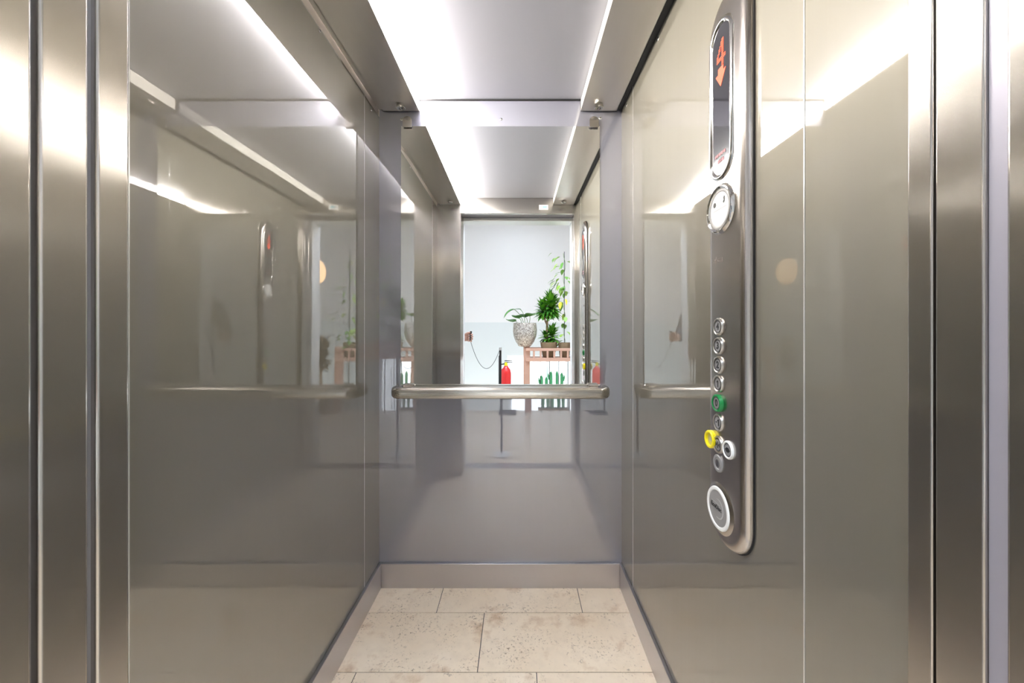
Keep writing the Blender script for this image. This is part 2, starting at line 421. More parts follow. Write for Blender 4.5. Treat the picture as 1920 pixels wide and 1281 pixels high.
# handrail
hr = thing('handrail', 'satin steel handrail with curved ends below the mirror', 'handrail', (-0.08, YB-0.07, 0.868))
prof = []
for k in range(28):
    a = 2*PI*k/28; c, s = math.cos(a), math.sin(a)
    prof.append((0.0165*math.copysign(abs(c)**0.75, c), 0.0245*math.copysign(abs(s)**0.75, s)))
yr = YB-0.066; zr = 0.893; r = 0.042
path = [(-0.552, YB-0.001, zr), (-0.552, yr+r, zr)]
for k in range(1, 10): a = PI+PI/2*k/9; path.append((-0.552+r+r*math.cos(a), yr+r+r*math.sin(a), zr))
for k in range(1, 10): a = -PI/2+PI/2*k/9; path.append((0.393-r+r*math.cos(a), yr+r+r*math.sin(a), zr))
path.append((0.393, YB-0.001, zr))
obj('rail', sweep(B(), prof, path), 'rail', hr)
obj('rail_ledge', bx(-0.474, 0.314, yr+0.004, YB-0.002, 0.9135, 0.9175), 'rail', hr, bevel=0.001)
for cx in (-0.30, 0.14):
    obj('bracket', lathe(B(), [(0, 0), (0.02, 0), (0.02, 0.004), (0.008, 0.006), (0.008, 0.055), (0, 0.055)], (cx, YB, 0.893), (0, -1, 0), 20), 'rail', hr)

# screws
def screw(loc, axis, label):
    t = thing('screw', label, 'screw', loc, 'small wall screws')
    obj('screw_head', lathe(B(), [(0, 0), (0.006, 0), (0.0058, 0.0018), (0.003, 0.0033), (0, 0.0035)], loc, axis, 16), 'chrome', t)
    a = Vector(axis)*0.0034; l = Vector(loc)+a
    b = bx(l.x-0.0012-0.002*(abs(axis[1])), l.x+0.0012+0.002*(abs(axis[1])), l.y-0.0012-0.002*abs(axis[0]), l.y+0.0012+0.002*abs(axis[0]), l.z-0.0008, l.z+0.0008)
    obj('slot', b, 'ink', t, smooth=False)
screw((-0.078, YB, 2.132), (0, -1, 0), 'tiny screw in the middle of the back wall above the mirror')
screw((-0.533, YB, 2.130), (0, -1, 0), 'tiny screw beside the left mirror clip')
screw((0.372, YB, 2.136), (0, -1, 0), 'tiny screw beside the right mirror clip')
screw((XR, 1.285, 2.156), (-1, 0, 0), 'tiny screw at the top of the right wall, nearer one')
screw((XR, 1.662, 2.150), (-1, 0, 0), 'tiny screw at the top of the right wall beside the back corner')
screw((XL, 1.645, 2.120), (1, 0, 0), 'tiny screw at the top of the left wall beside the back corner')
screw((XL, 1.215, 2.130), (1, 0, 0), 'tiny screw at the top of the left wall, nearer one')

# ------------------------------------------------------------------ control panel on the right wall
cp = thing('control_panel', 'tall rounded steel lift control panel with buttons and floor display on the right wall', 'control panel', (XR, 0.834, 0.70))
F = 0.020                       # how far its face stands off the wall
def P(d, z, h): return Vector((XR-h, d, z))
def cap_ring(dc, zc, hw, hh, h, n=24): return [P(dc+u, zc+v, h) for u, v in capsule(hw, hh, n)]
rings = [cap_ring(0.834, 1.31, 0.074-e, 0.61-e, h) for e, h in
         ((0, 0.0), (0, 0.006), (0.0012, 0.010), (0.0035, 0.0140), (0.007, 0.0172), (0.011, 0.0190), (0.0155, 0.0198), (0.020, F))]
obj('faceplate', loft(B(), rings), 'plate', cp, angle=60)
obj('back_gasket', loft(B(), [cap_ring(0.834, 1.31, 0.0765, 0.6125, h) for h in (0.0, 0.003)]), 'black', cp, smooth=False)

# floor display
dz, dh, dd, dw = 1.6915, 0.1735, 0.848, 0.0435
dis = obj('display', loft(B(), [cap_ring(dd, dz, dw-0.008, dh-0.008, h) for h in (F-0.002, F+0.0008)]), 'display', cp, smooth=False)
prof = [(0.006, F-0.001), (0.0045, F+0.0022), (0.002, F+0.0040), (-0.0005, F+0.0048), (-0.003, F+0.0042), (-0.0058, F+0.0025), (-0.008, F+0.0006)]
obj('display_frame', loft(B(), [cap_ring(dd, dz, dw+e, dh+e, h) for e, h in prof], close=False), 'chrome', dis, angle=70)
# the number 4 in a dot matrix, and the arrow under it
b = B(); hd = F+0.0012
def dot(d, z, s):
    p = [P(d+a*s, z+c*s, hd) for a, c in ((0, 1), (-1, 0), (0, -1), (1, 0))]
    poly_extrude(b, p, (-0.0003, 0, 0))
pit = 0.0040
pat = ["......##..", ".....###..", ".....###..", "....####..", "...##.##..", "...##.##..", "..##..##..", ".##...##..", ".##...##..", ".#########", ".#########", "......##..", "......##..", "......##.."]
for i, row in enumerate(pat):
    for j, ch in enumerate(row):
        if ch == '#': dot(0.848+0.0185-j*pit, 1.822-i*0.0042, 0.0022)
obj('digit', b, 'led', dis, smooth=False)
b = B(); dc = 0.848
ar = [(-0.011, 1.764), (-0.011, 1.752), (-0.021, 1.752), (0.0, 1.721), (0.021, 1.752), (0.011, 1.752), (0.011, 1.764)]
poly_extrude(b, [P(dc-u, z, hd) for u, z in ar], (-0.0003, 0, 0))
obj('arrow', b, 'led', dis, smooth=False)
b = B()
for row, (zz, us) in enumerate(((1.571, (-0.022, -0.017, -0.012, -0.006, -0.0015, 0.003, 0.0075, 0.013, 0.0175)), (1.556, (-0.010, -0.005, 0.001, 0.0065, 0.011)))):
    for i, u in enumerate(us):
        box(b, XR-hd-0.0003, XR-hd, dd-u-0.0016, dd-u+0.0016, zz-0.0035+0.001*(i % 2), zz+0.0035)
obj('load_notice', b, 'ledtext', dis, smooth=False)

def text(s, d, z, h, size, m, parent, name, thick=0.0003, bold=0.0):
    cu = bpy.data.curves.new(name, 'FONT'); cu.body = s; cu.size = size; cu.align_x = 'CENTER'; cu.align_y = 'CENTER'
    cu.extrude = thick; cu.offset = bold
    o = bpy.data.objects.new(name, cu); C.objects.link(o)
    dg = bpy.context.evaluated_depsgraph_get(); me = bpy.data.meshes.new_from_object(o.evaluated_get(dg))
    bpy.data.objects.remove(o, do_unlink=True)
    bm = B(); bm.from_mesh(me); bpy.data.meshes.remove(me)
    Mx = Matrix(((0, 0, -1, 0), (-1, 0, 0, 0), (0, 1, 0, 0), (0, 0, 0, 1)))
    bm.transform(Matrix.Translation(P(d, z, h)) @ Mx)
    return obj(name, bm, m, parent, smooth=False)

AX = (-1, 0, 0)
# information disc under the display
zc, dc = 1.448, 0.850
sd = obj('speaker_disc', lathe(B(), [(0.0565, -0.002), (0.0545, 0.003), (0.0515, 0.0062), (0.049, 0.0066), (0.0455, 0.0045), (0.0445, 0.0018)], P(dc, zc, F), AX, 56), 'chrome', cp)
obj('disc_rim', lathe(B(), [(0.0445, -0.001), (0.0445, 0.0028), (0.043, 0.0036), (0.0385, 0.0036), (0.0375, 0.003), (0.0375, -0.001)], P(dc, zc, F), AX, 56), 'grey_plastic', sd)
obj('disc_face', lathe(B(), [(0.0376, -0.001), (0.0374, 0.003), (0.0, 0.0032)], P(dc+0.001, zc, F), AX, 56), 'white_plastic', sd)
hf = F+0.0034
b = B(); lathe(b, [(0.0, 0.0004), (0.0058, 0.0004), (0.0058, 0.0)], P(dc+0.0195, zc+0.014, hf), AX, 20)
obj('pictogram', b, 'ink', sd, smooth=False)
b = B(); poly_extrude(b, [P(dc-0.0195+u*0.7, zc+0.016+v*0.7, hf) for u, v in ((-0.005, 0.010), (0.001, 0.012), (0.004, 0.004), (0.001, 0.001), (0.006, -0.006), (0.002, -0.011), (-0.004, -0.007), (-0.006, 0.001))], (-0.0004, 0, 0))
obj('pictogram', b, 'ink', sd, smooth=False)
b = bx(XR-hf-0.0003, XR-hf, dc-0.030, dc+0.030, zc-0.0005, zc+0.0005)
for z_ in (0.016, 0.011, 0.006): box(b, XR-hf-0.0003, XR-hf, dc-0.005, dc+0.005, zc+z_, zc+z_+0.0012)
obj('dividing_line', b, 'grey_print', sd, smooth=False)
for s in (-1, 1):
    b = B()
    for rr, nn in ((0.0035, 6), (0.0065, 10), (0.0095, 14)):
        for k in range(nn):
            u, v = rr*math.cos(2*PI*k/nn), rr*math.sin(2*PI*k/nn)
            poly_extrude(b, [P(dc+s*0.018+u+a*0.0009, zc-0.014+v+c*0.0009, hf) for a, c in ((1, 0), (0, 1), (-1, 0), (0, -1))], (-0.0002, 0, 0))
    obj('speaker_holes', b, 'grey_print', sd, smooth=False)
text('elsca', 0.862, 1.337, F, 0.022, 'plate', cp, 'embossed_lettering', 0.0009)

# call buttons
def button(d, z, sym, lab, ring='button_ring', cap='cap', rh=0.0):
    t = obj('button', lathe(B(), [(0.0195, -0.001), (0.0195, 0.0028+rh), (0.0182, 0.0048+rh), (0.0165, 0.0052+rh), (0.0152, 0.0042+rh), (0.0148, 0.002+rh)], P(d, z, F), AX, 40), ring, cp)
    t['label'] = lab
    obj('button_cap', lathe(B(), [(0.0149, 0.0), (0.0149, 0.0030+rh), (0.0, 0.0033+rh)], P(d, z, F), AX, 40), cap, t)
    h = F+0.0034+rh
    obj('cap_ring', lathe(B(), [(0.0138, 0), (0.0138, 0.0003), (0.0126, 0.0003), (0.0126, 0)], P(d, z, h), AX, 40), 'ink', t, smooth=False)
    one = lambda x: [[(x-0.0015, -0.0075), (x+0.0015, -0.0075), (x+0.0015, 0.0075), (x-0.0010, 0.0075), (x-0.0050, 0.0045), (x-0.0050, 0.0020), (x-0.0015, 0.0042)]]
    if sym == '1': sym = one(0.001)
    elif sym == '-1': sym = one(0.004)+[[(-0.0078, -0.0013), (-0.0025, -0.0013), (-0.0025, 0.0010), (-0.0078, 0.0010)]]
    if isinstance(sym, str):
        text(sym, d, z, h, 0.021, 'ink', t, 'numeral', 0.0004, 0.0006)
    else:
        b = B()
        for poly in sym: poly_extrude(b, [P(d-u, z+v, h) for u, v in poly], (-0.0004, 0, 0))
        obj('symbol', b, 'ink', t, smooth=False)
    return t
for s, z in (('4', 1.186), ('3', 1.143), ('2', 1.100), ('1', 1.058)):
    button(0.857, z, s, 'steel ringed button marked '+s)
button(0.857, 1.0144, '0', 'green lit button marked 0', ring='green_lit', rh=0.003)
button(0.857, 0.971, '-1', 'steel ringed button marked -1')
tri = lambda s, x: [(x, -0.005), (x, 0.005), (x+s*0.006, 0.0)]
button(0.8570, 0.921, [tri(1, -0.0085), tri(-1, 0.0085), [(-0.0013, -0.0075), (0.0013, -0.0075), (0.0013, 0.0075), (-0.0013, 0.0075)]], 'steel ringed close-door button with two arrowheads')
button(0.8164, 0.922, [tri(-1, -0.0035), tri(1, 0.0035), [(-0.0035, -0.005), (0.0035, -0.005), (0.0035, 0.005), (-0.0035, 0.005)]], 'steel ringed open-door button nearest the panel edge', ring='white_plastic')
# alarm button with yellow collar
d, z = 0.887, 0.9245
al = obj('alarm_button', lathe(B(), [(0.0205, -0.001), (0.0205, 0.0072), (0.0190, 0.0092), (0.0160, 0.0092), (0.0145, 0.0078), (0.0140, 0.002)], P(d, z, F), AX, 44), 'yellow', cp)
al['label'] = 'yellow collared alarm button'
obj('button_cap', lathe(B(), [(0.0141, 0.0), (0.0141, 0.0035), (0.0, 0.0038)], P(d, z, F), AX, 40), mat('dull_yellow_cap', (0.55, 0.50, 0.16), 0.4), al)
bell = [(-0.006, -0.004), (0.006, -0.004), (0.0042, -0.001), (0.004, 0.003), (0.002, 0.006), (-0.002, 0.006), (-0.004, 0.003), (-0.0042, -0.001)]
obj('bell_symbol', poly_extrude(B(), [P(d-u, z+v, F+0.0038) for u, v in bell], (-0.0003, 0, 0)), 'grey_print', al, smooth=False)
# key switch
d, z = 0.8585, 0.8785
ks = obj('key_switch', lathe(B(), [(0.0195, -0.001), (0.0195, 0.0022), (0.0180, 0.0036), (0.0135, 0.0036), (0.0120, 0.0022), (0.0085, 0.0022)], P(d, z, F), AX, 40), 'cap', cp)
obj('key_cylinder', lathe(B(), [(0.0086, 0.0), (0.0086, 0.0035), (0.0, 0.0036)], P(d, z, F), AX, 32), 'chrome', ks)
obj('key_slot', bx(XR-F-0.0040, XR-F-0.0034, d-0.0010, d+0.0010, z-0.0055, z+0.0055), 'ink', ks, smooth=False)
# card reader disc with lettering
d, z = 0.853, 0.780
rd = obj('reader_disc', lathe(B(), [(0.047, -0.001), (0.047, 0.0045), (0.0455, 0.0066), (0.043, 0.0074), (0.0395, 0.0068), (0.0380, 0.0050)], P(d, z, F), AX, 56), 'white_plastic', cp)
obj('collar', lathe(B(), [(0.058, -0.0012), (0.0545, 0.0006), (0.051, 0.0030), (0.0472, 0.0042)], P(d, z, F), AX, 56), 'plate', rd)
obj('disc_face', lathe(B(), [(0.0382, 0.0), (0.0382, 0.0052), (0.0, 0.0056)], P(d, z, F), AX, 56), 'grey_plastic', rd)
text('EcoDisc', d+0.006, z+0.001, F+0.0058, 0.0135, 'ink', rd, 'lettering', 0.0003, 0.0002)
b = B(); outer = []; inner = []
for k in range(25):
    a = -PI*0.62+PI*1.24*k/24
    outer.append(P(d-0.004-0.0215*math.cos(a), z+0.0215*math.sin(a), F+0.0057))
    th = 0.0042*math.sin(PI*(k+1)/26)
    inner.append(P(d-0.004-(0.0215-th)*math.cos(a), z+(0.0215-th)*math.sin(a), F+0.0057))
poly_extrude(b, outer+inner[::-1], (-0.0003, 0, 0))
obj('crescent_mark', b, 'grey_print', rd, smooth=False)
obj('underline', bx(XR-F-0.0060, XR-F-0.0057, d-0.012, d+0.026, z+0.0095, z+0.0103), 'grey_print', rd, smooth=False)

# ------------------------------------------------------------------ front of the cabin, doors
fl = struct('wall_front', bx(XL-0.05, DL, 0.4075, YF, 0, ZC), 'steel', 'brushed steel front return left of the door opening', 'wall', bevel=0.003)
struct('trim_4', bx(DR, XR+0.05, 0.4150, YF, 0, ZC), 'steel', 'brushed steel jamb right of the door opening', 'trim', bevel=0.002)
struct('trim_5', bx(DR+0.0006, XR+0.05, 0.3690, 0.4125, 0, ZC), 'steel', 'wide brushed steel strike post beside the right jamb', 'trim', bevel=0.002)
struct('trim_6', bx(DR+0.0045, XR+0.05, 0.3535, 0.3690, 0, ZC), 'steel_hall_lit', 'narrow recessed steel strip beside the strike post', 'trim', bevel=0.001)
struct('trim_7', bx(DR+0.001, XR+0.05, 0.305, 0.3530, 0, ZC), 'steel', 'outermost steel edge of the right door side', 'trim', bevel=0.003)
struct('trim_8', bx(XL, DL-0.007, 0.29, 0.4075, 0, ZC), 'darkgap', 'dark slot behind the left sliding doors', 'trim')
struct('trim_9', bx(XL, XR, 0.4095, YF-0.001, ZD, ZC), 'steel', 'brushed steel header over the door opening', 'trim', bevel=0.002)
struct('trim_10', bx(XL, XR, 0.30, 0.4090, ZD+0.008, ZC), 'darkgap', 'dark slot above the door', 'trim')
struct('trim_11', bx(XL, DR+0.003, 0.1715, 0.30, 2.075, 2.0995), 'seam', 'steel lintel of the landing door', 'trim', bevel=0.002)  # pale seam colour stands in for light caught by the lintel
d1 = thing('door_1', 'open inner sliding door stacked at the left of the opening', 'door', (-0.54, 0.36, 0)); d1['kind'] = 'structure'
obj('door_leaf', bx(XL, DL+0.001, 0.3575, 0.3987, 0.003, 2.10), 'steel', d1, bevel=0.003)
obj('door_leaf', bx(XL, DL+0.002, 0.3020, 0.3517, 0.003, 2.10), 'steel', d1, bevel=0.003)
st = thing('sticker', 'small white sticker with teal print on the door header, seen in the mirror', 'sticker', (0.20, YF-0.0005, 2.125))
sx = 0.207
obj('paper', bx(sx-0.036, sx+0.036, YF-0.001, YF-0.0003, 2.126, 2.164), 'paper', st, smooth=False)
obj('print', bx(sx-0.006, sx+0.026, YF-0.0004, YF-0.0001, 2.140, 2.156), 'teal_print', st, smooth=False)
obj('print', bx(sx-0.024, sx-0.006, YF-0.0004, YF-0.0001, 2.140, 2.156), 'grey_print', st, smooth=False)
struct('trim_12', bx(XL, XR+0.03, 0.17, 0.30, -0.02, 0.001), 'steel_low', 'metal door sill between cabin and landing', 'trim')

# ------------------------------------------------------------------ the hall behind the camera
HX0, HX1, YL, YE = -2.0, 1.85, 0.17, -3.52      # hall side walls, landing wall face, far wall
YR = -1.82                                       # railing line
b = bx(HX0, DL-0.005, YL, YL+0.12, 0, 3.2); box(b, DR+0.005, HX1, YL, YL+0.12, 0, 3.2); box(b, DL-0.005, DR+0.005, YL, YL+0.12, 2.10, 3.2)
struct('wall_hall_front', b, 'wall_white', 'white landing wall around the lift opening', 'wall', smooth=False)
struct('wall_hall_left', bx(HX0-0.1, HX0, YE, YL+0.12, -1.6, 3.2), 'two_tone', 'pale hall wall left', 'wall')
struct('wall_hall_right', bx(HX1, HX1+0.1, YE, YL+0.12, -1.6, 3.2), 'two_tone', 'pale hall wall right, carrying the round lamp', 'wall')
struct('ceiling_hall', bx(HX0-0.1, HX1+0.1, YE-0.1, YL+0.12, 3.2, 3.3), 'wall_white', 'white hall ceiling', 'ceiling')
struct('floor_hall', bx(HX0, HX1, YR-0.08, YL+0.12, -0.15, -0.001), 'stone', 'pale stone floor of the landing', 'floor')
struct('floor_stairwell', bx(HX0, HX1, YE, YR-0.08, -1.7, -1.6), 'stone', 'pale stone floor at the foot of the stairwell', 'floor')
wx0, wx1, wz0, wz1 = -0.18, 1.30, -0.45, 0.71
b = bx(HX0, wx0, YE-0.1, YE, -1.6, 3.2); box(b, wx1, HX1, YE-0.1, YE, -1.6, 3.2); box(b, wx0, wx1, YE-0.1, YE, wz1, 3.2); box(b, wx0, wx1, YE-0.1, YE, -1.6, wz0)
struct('wall_hall_back', b, 'two_tone', 'white far wall of the hall with a pale grey lower half', 'wall', smooth=False)
b = bx(wx0, wx1, YE-0.08, YE-0.03, wz0, wz0+0.05); box(b, wx0, wx1, YE-0.08, YE-0.03, wz1-0.05, wz1)
for x in (wx0, wx0+0.36, wx0+0.72, wx0+1.08, wx1-0.05): box(b, x, x+0.05, YE-0.078, YE-0.032, wz0+0.05, wz1-0.05)
wn = struct('window_1', b, 'window_frame', 'low bright stairwell window seen under the railing', 'window', smooth=False)
obj('pane', bx(wx0+0.02, wx1-0.02, YE-0.058, YE-0.053, wz0+0.02, wz1-0.02), 'pane', wn)
struct('trim_13', bx(wx0-0.03, wx1+0.03, YE-0.03, YE+0.16, wz0-0.04, wz0), 'window_frame', 'white sill under the stairwell window', 'trim')

for k, (x, y) in enumerate(((-0.55, -0.55), (0.55, -0.55), (0.0, -2.7))):  # unseen ceiling panels added to brighten the hall and the cabin floor
    t = thing('added_hall_light', ['added rectangular fill light left of the landing', 'added rectangular fill light right of the landing', 'added rectangular fill light over the stairwell'][k], 'ceiling light', (x, y, 3.14), 'added hall fill lights')
    obj('fill_frame', bx(x-0.46, x+0.46, y-0.26, y+0.26, 3.15, 3.20), 'window_frame', t, smooth=False)
    obj('diffuser', bx(x-0.43, x+0.43, y-0.23, y+0.23, 3.135, 3.151), 'hall_fill' if k < 2 else 'stair_fill', t, smooth=False)

gl = thing('wall_lamp', 'round warm glowing wall lamp on the right hall wall', 'lamp', (HX1, -2.30, 2.06))
obj('lamp_globe', lathe(B(), [(0.20, 0.02)]+[(0.20*math.cos(a), 0.02+0.13*math.sin(a)) for a in [PI/2*k/10 for k in range(1, 10)]]+[(0, 0.15)], (HX1, -2.30, 2.06), (-1, 0, 0), 40), 'globe', gl)
obj('lamp_base', lathe(B(), [(0, 0), (0.205, 0), (0.205, 0.02), (0, 0.02)], (HX1, -2.30, 2.06), (-1, 0, 0), 40), 'window_frame', gl)

# railing with planter shelf
ra = thing('railing', 'pinkish wooden railing with planter shelf and black rods at the stair edge', 'railing', (0.7, YR, 0))
xa, xb = 0.12, 1.24
obj('top_rail', bx(xa, xb, YR+0.06, YR+0.095, 0.885, 0.922), 'wood', ra, bevel=0.003)
obj('top_rail', bx(xa, xb, YR-0.235, YR-0.20, 0.885, 0.922), 'wood', ra, bevel=0.003)
obj('shelf', bx(xa, xb, YR-0.235, YR+0.095, 0.742, 0.79), 'wood', ra, bevel=0.003)
for k in range(12):
    x = 0.218+k*0.0925
    if x < xb-0.06: obj('spindle', bx(x, x+0.026, YR+0.064, YR+0.090, 0.79, 0.885), 'wood', ra)
for k in range(8):
    x = 0.32+k*0.128
    if x < xb-0.05: obj('baluster', cyl(B(), (x, YR+0.03, 0.0), (x, YR+0.03, 0.742), 0.0055, seg=10), 'rod', ra)
for x in (0.13, 1.22): obj('post', bx(x-0.04, x+0.05, YR-0.02, YR+0.06, 0, 0.94), 'wood', ra, bevel=0.004)

# ---- plants
def leaf(bm, base, dirv, length, width, droop, n=6, fold=0.15):
    base = Vector(base); d = Vector(dirv).normalized()
    side = d.cross(Vector((0, 0, 1)));
    if side.length < 0.05: side = Vector((1, 0, 0))
    side.normalize(); prev = None; p = base.copy()
    for i in range(n+1):
        t = i/n; wd = width*math.sin(PI*min(1, 0.12+0.88*t)**0.8) if i < n else 0.0
        if i == 0: wd = width*0.35
        nrm = side.cross(d).normalized()
        row = [bm.verts.new(p-side*wd/2+nrm*wd*fold), bm.verts.new(p), bm.verts.new(p+side*wd/2+nrm*wd*fold)] if wd > 1e-5 else [bm.verts.new(p)]
        if prev:
            if len(row) == 3:
                bm.faces.new((prev[0], prev[1], row[1], row[0])); bm.faces.new((prev[1], prev[2], row[2], row[1]))
            else:
                bm.faces.new((prev[0], prev[1], row[0])); bm.faces.new((prev[1], prev[2], row[0]))
        prev = row
        d = (d+Vector((0, 0, -droop/n))).normalized(); p = p+d*length/n
def rnd(a, b): return a+(b-a)*random.random()
def pot(prof, x, y, z, m, name, parent, soil):
    p = obj(name, lathe(B(), prof, (x, y, z), (0, 0, 1), 36), m, parent, angle=50)
    r_, h_ = soil
    obj('soil', lathe(B(), [(r_, h_), (0, h_+0.006)], (x, y, z), (0, 0, 1), 24), 'soil', parent)
    return p

# dracaena
px, py, pz = 0.445, YR-0.07, 0.79
t = thing('potted_dracaena', 'bushy dark green plant with two leaf crowns in a brown clay pot', 'plant', (px, py, pz), 'plants by the railing')
pot([(0, 0), (0.075, 0), (0.085, 0.01), (0.115, 0.185), (0.118, 0.21), (0.108, 0.21), (0.10, 0.18), (0, 0.18)], px, py, pz, 'terra', 'pot', t, (0.103, 0.183))
tube_pts = [(px-0.02, py, 0.97), (px-0.025, py, 1.15), (px-0.02, py, 1.28), (px+0.015, py, 1.48)]
obj('trunk', tube(tube(B(), tube_pts, [0.017, 0.016, 0.015, 0.012], 10), [(px-0.022, py, 1.24), (px-0.05, py+0.01, 1.30), (px-0.065, py+0.01, 1.42)], [0.012, 0.011, 0.010], 10), 'stem', t)
b = B()
def rosette(c, n, Lm, up0, up1, spread=0.0):
    for k in range(n):
        a = 2*PI*k*0.381966+rnd(-.2, .2); e = up0+(up1-up0)*((k+.5)/n)+rnd(-.1, .1)
        o = Vector(c)+Vector((0, 0, spread*(k/n-0.5)))
        leaf(b, o, (math.cos(a)*math.cos(e), math.sin(a)*math.cos(e), math.sin(e)), Lm*rnd(.9, 1.25), 0.052, rnd(0.35, 0.8))
rosette((px+0.025, py, 1.50), 120, 0.165, -0.55, 1.45, 0.16)
rosette((px-0.085, py+0.01, 1.44), 80, 0.13, -0.5, 1.35, 0.12)
rosette((px+0.06, py-0.03, 1.45), 60, 0.14, -0.5, 1.2, 0.12)
rosette((px+0.05, py-0.01, 1.09), 60, 0.135, -0.3, 1.3, 0.12)
rosette((px-0.04, py-0.01, 1.06), 30, 0.12, -0.3, 1.2, 0.06)
obj('foliage', b, 'leaf_dark', t, angle=180)

# climbers
def climber(x, y, z, label, seed, stake, spread, yellow):
    random.seed(seed)
    t = thing('potted_climber', label, 'plant', (x, y, z), 'plants by the railing')
    pot([(0, 0), (0.06, 0), (0.068, 0.01), (0.088, 0.19), (0.09, 0.205), (0.082, 0.205), (0.075, 0.18), (0, 0.18)], x, y, z, 'terra', 'pot', t, (0.078, 0.183))
    obj('stake', cyl(B(), (x, y, z+0.17), (x, y, stake), 0.0045, seg=8), 'rod', t)
    pts = []; n = 40
    for k in range(n):
        q = k/(n-1); zz = z+0.18+(stake-z-0.2)*q
        pts.append((x+0.015*math.cos(q*22), y+0.015*math.sin(q*22), zz))
    obj('vine', tube(B(), pts, 0.003, 6), 'green_stem', t)
    b = B()
    for k in range(95):
        q = random.random()**0.8; i = int(q*(n-1)); p0 = Vector(pts[i]); a = rnd(0, 2*PI)
        out = Vector((math.cos(a)*spread, math.sin(a)*0.08, rnd(-0.06, 0.06)))*rnd(0.4, 1.0)
        if random.random() < 0.5: out.x = -abs(out.x)
        p1 = p0+out
        leaf(b, p1, (out.x, out.y, rnd(-0.7, 0.2)*0.15), rnd(0.075, 0.12), rnd(0.045, 0.065), rnd(0.4, 1.2), 5, 0.08)
    obj('foliage', b, 'leaf_light', t, angle=180)
    if yellow:
        b = B(); leaf(b, (x-0.06, y+0.05, 1.56), (-0.1, 0.2, -1), 0.11, 0.05, 0.2, 6); obj('yellow_leaf', b, 'leaf_yellow', t, angle=180)
        b = B(); leaf(b, (x+0.01, y+0.05, 1.60), (0.15, 0.2, -1), 0.09, 0.04, 0.2, 6); obj('yellow_leaf', b, 'leaf_yellow', t, angle=180)
climber(0.665, YR-0.06, 0.79, 'tall pale green climber with yellow leaves on a black stake, beside the bushy plant', 11, 2.27, 0.20, True)
climber(1.12, YR-0.06, 0.79, 'tall climber near the end post of the railing, furthest from the mosaic bowl', 12, 2.24, 0.24, False)

# mosaic bowl with heart leaves
bx_, by_, bz_ = 0.110, YR+0.01, 0.942
t = thing('mosaic_planter', 'glittering mosaic bowl planter with arching heart-shaped leaves on the railing post', 'plant', (bx_, by_, bz_), 'plants by the railing')
pot([(0, 0), (0.075, 0), (0.09, 0.01), (0.130, 0.07), (0.160, 0.15), (0.168, 0.22), (0.160, 0.325), (0.154, 0.328), (0.146, 0.30), (0, 0.295)], bx_, by_, bz_, 'mosaic', 'bowl', t, (0.149, 0.298))
b1, b2 = B(), B()
stems = [((-0.01, 0.02), (-0.16, 0.05), 1.46, (-0.28, 1.36)), ((0.0, 0.0), (-0.06, 0.02), 1.45, (-0.16, 1.43)), ((0.05, 0.03), (0.06, 0.04), 1.36, None), ((-0.05, 0.05), (-0.10, 0.08), 1.33, None), ((-0.10, 0.05), (-0.17, 0.10), 1.28, None), ((0.03, -0.05), (0.0, -0.08), 1.35, None)]
for (ax_, ay_), (ex, ey), ez, tip in stems:
    p0 = Vector((bx_+ax_, by_+ay_, bz_+0.30)); p2 = Vector((bx_+ex, by_+ey, ez)); pm = (p0+p2)/2+Vector((0.03, 0, 0.05))
    pts = [(1-q)**2*p0+2*q*(1-q)*pm+q*q*p2 for q in [k/8 for k in range(9)]]
    tube(b1, pts, 0.004, 6)
    if tip: leaf(b2, p2, (tip[0]-ex, 0.05, tip[1]-ez+0.05), 0.20, 0.10, 0.9, 8, 0.1)
    else: leaf(b2, p2, (ex*2+0.05, 0.6, 0.5), 0.15, 0.15, 0.9, 8, 0.06)
obj('stems', b1, 'green_stem', t); obj('leaves', b2, 'leaf_mid', t, angle=180)

# dry bush past the end post
x, y = 1.46, YR+0.02
t = thing('dry_potted_bush', 'brown dry bush on a wooden stem past the end post of the railing', 'plant', (x, y, 0), 'plants by the railing')
pot([(0, 0), (0.10, 0), (0.13, 0.20), (0.12, 0.20), (0.11, 0.17), (0, 0.17)], x, y, 0, 'terra', 'pot', t, (0.112, 0.173))
obj('trunk', tube(B(), [(x, y, 0.16), (x+0.01, y, 0.5), (x, y, 0.95)], [0.022, 0.018, 0.012], 10), 'stem', t)
b = B(); random.seed(4)
for k in range(170):
    a = rnd(0, 2*PI); zz = rnd(0.62, 1.05); e = rnd(-0.6, 1.0)
    leaf(b, (x+rnd(-.05, .05), y+rnd(-.05, .05), zz), (math.cos(a)*math.cos(e), math.sin(a)*math.cos(e), math.sin(e)), rnd(0.08, 0.16), 0.05, rnd(0.2, 0.8), 5)
obj('foliage', b, 'leaf_brown', t, angle=180)

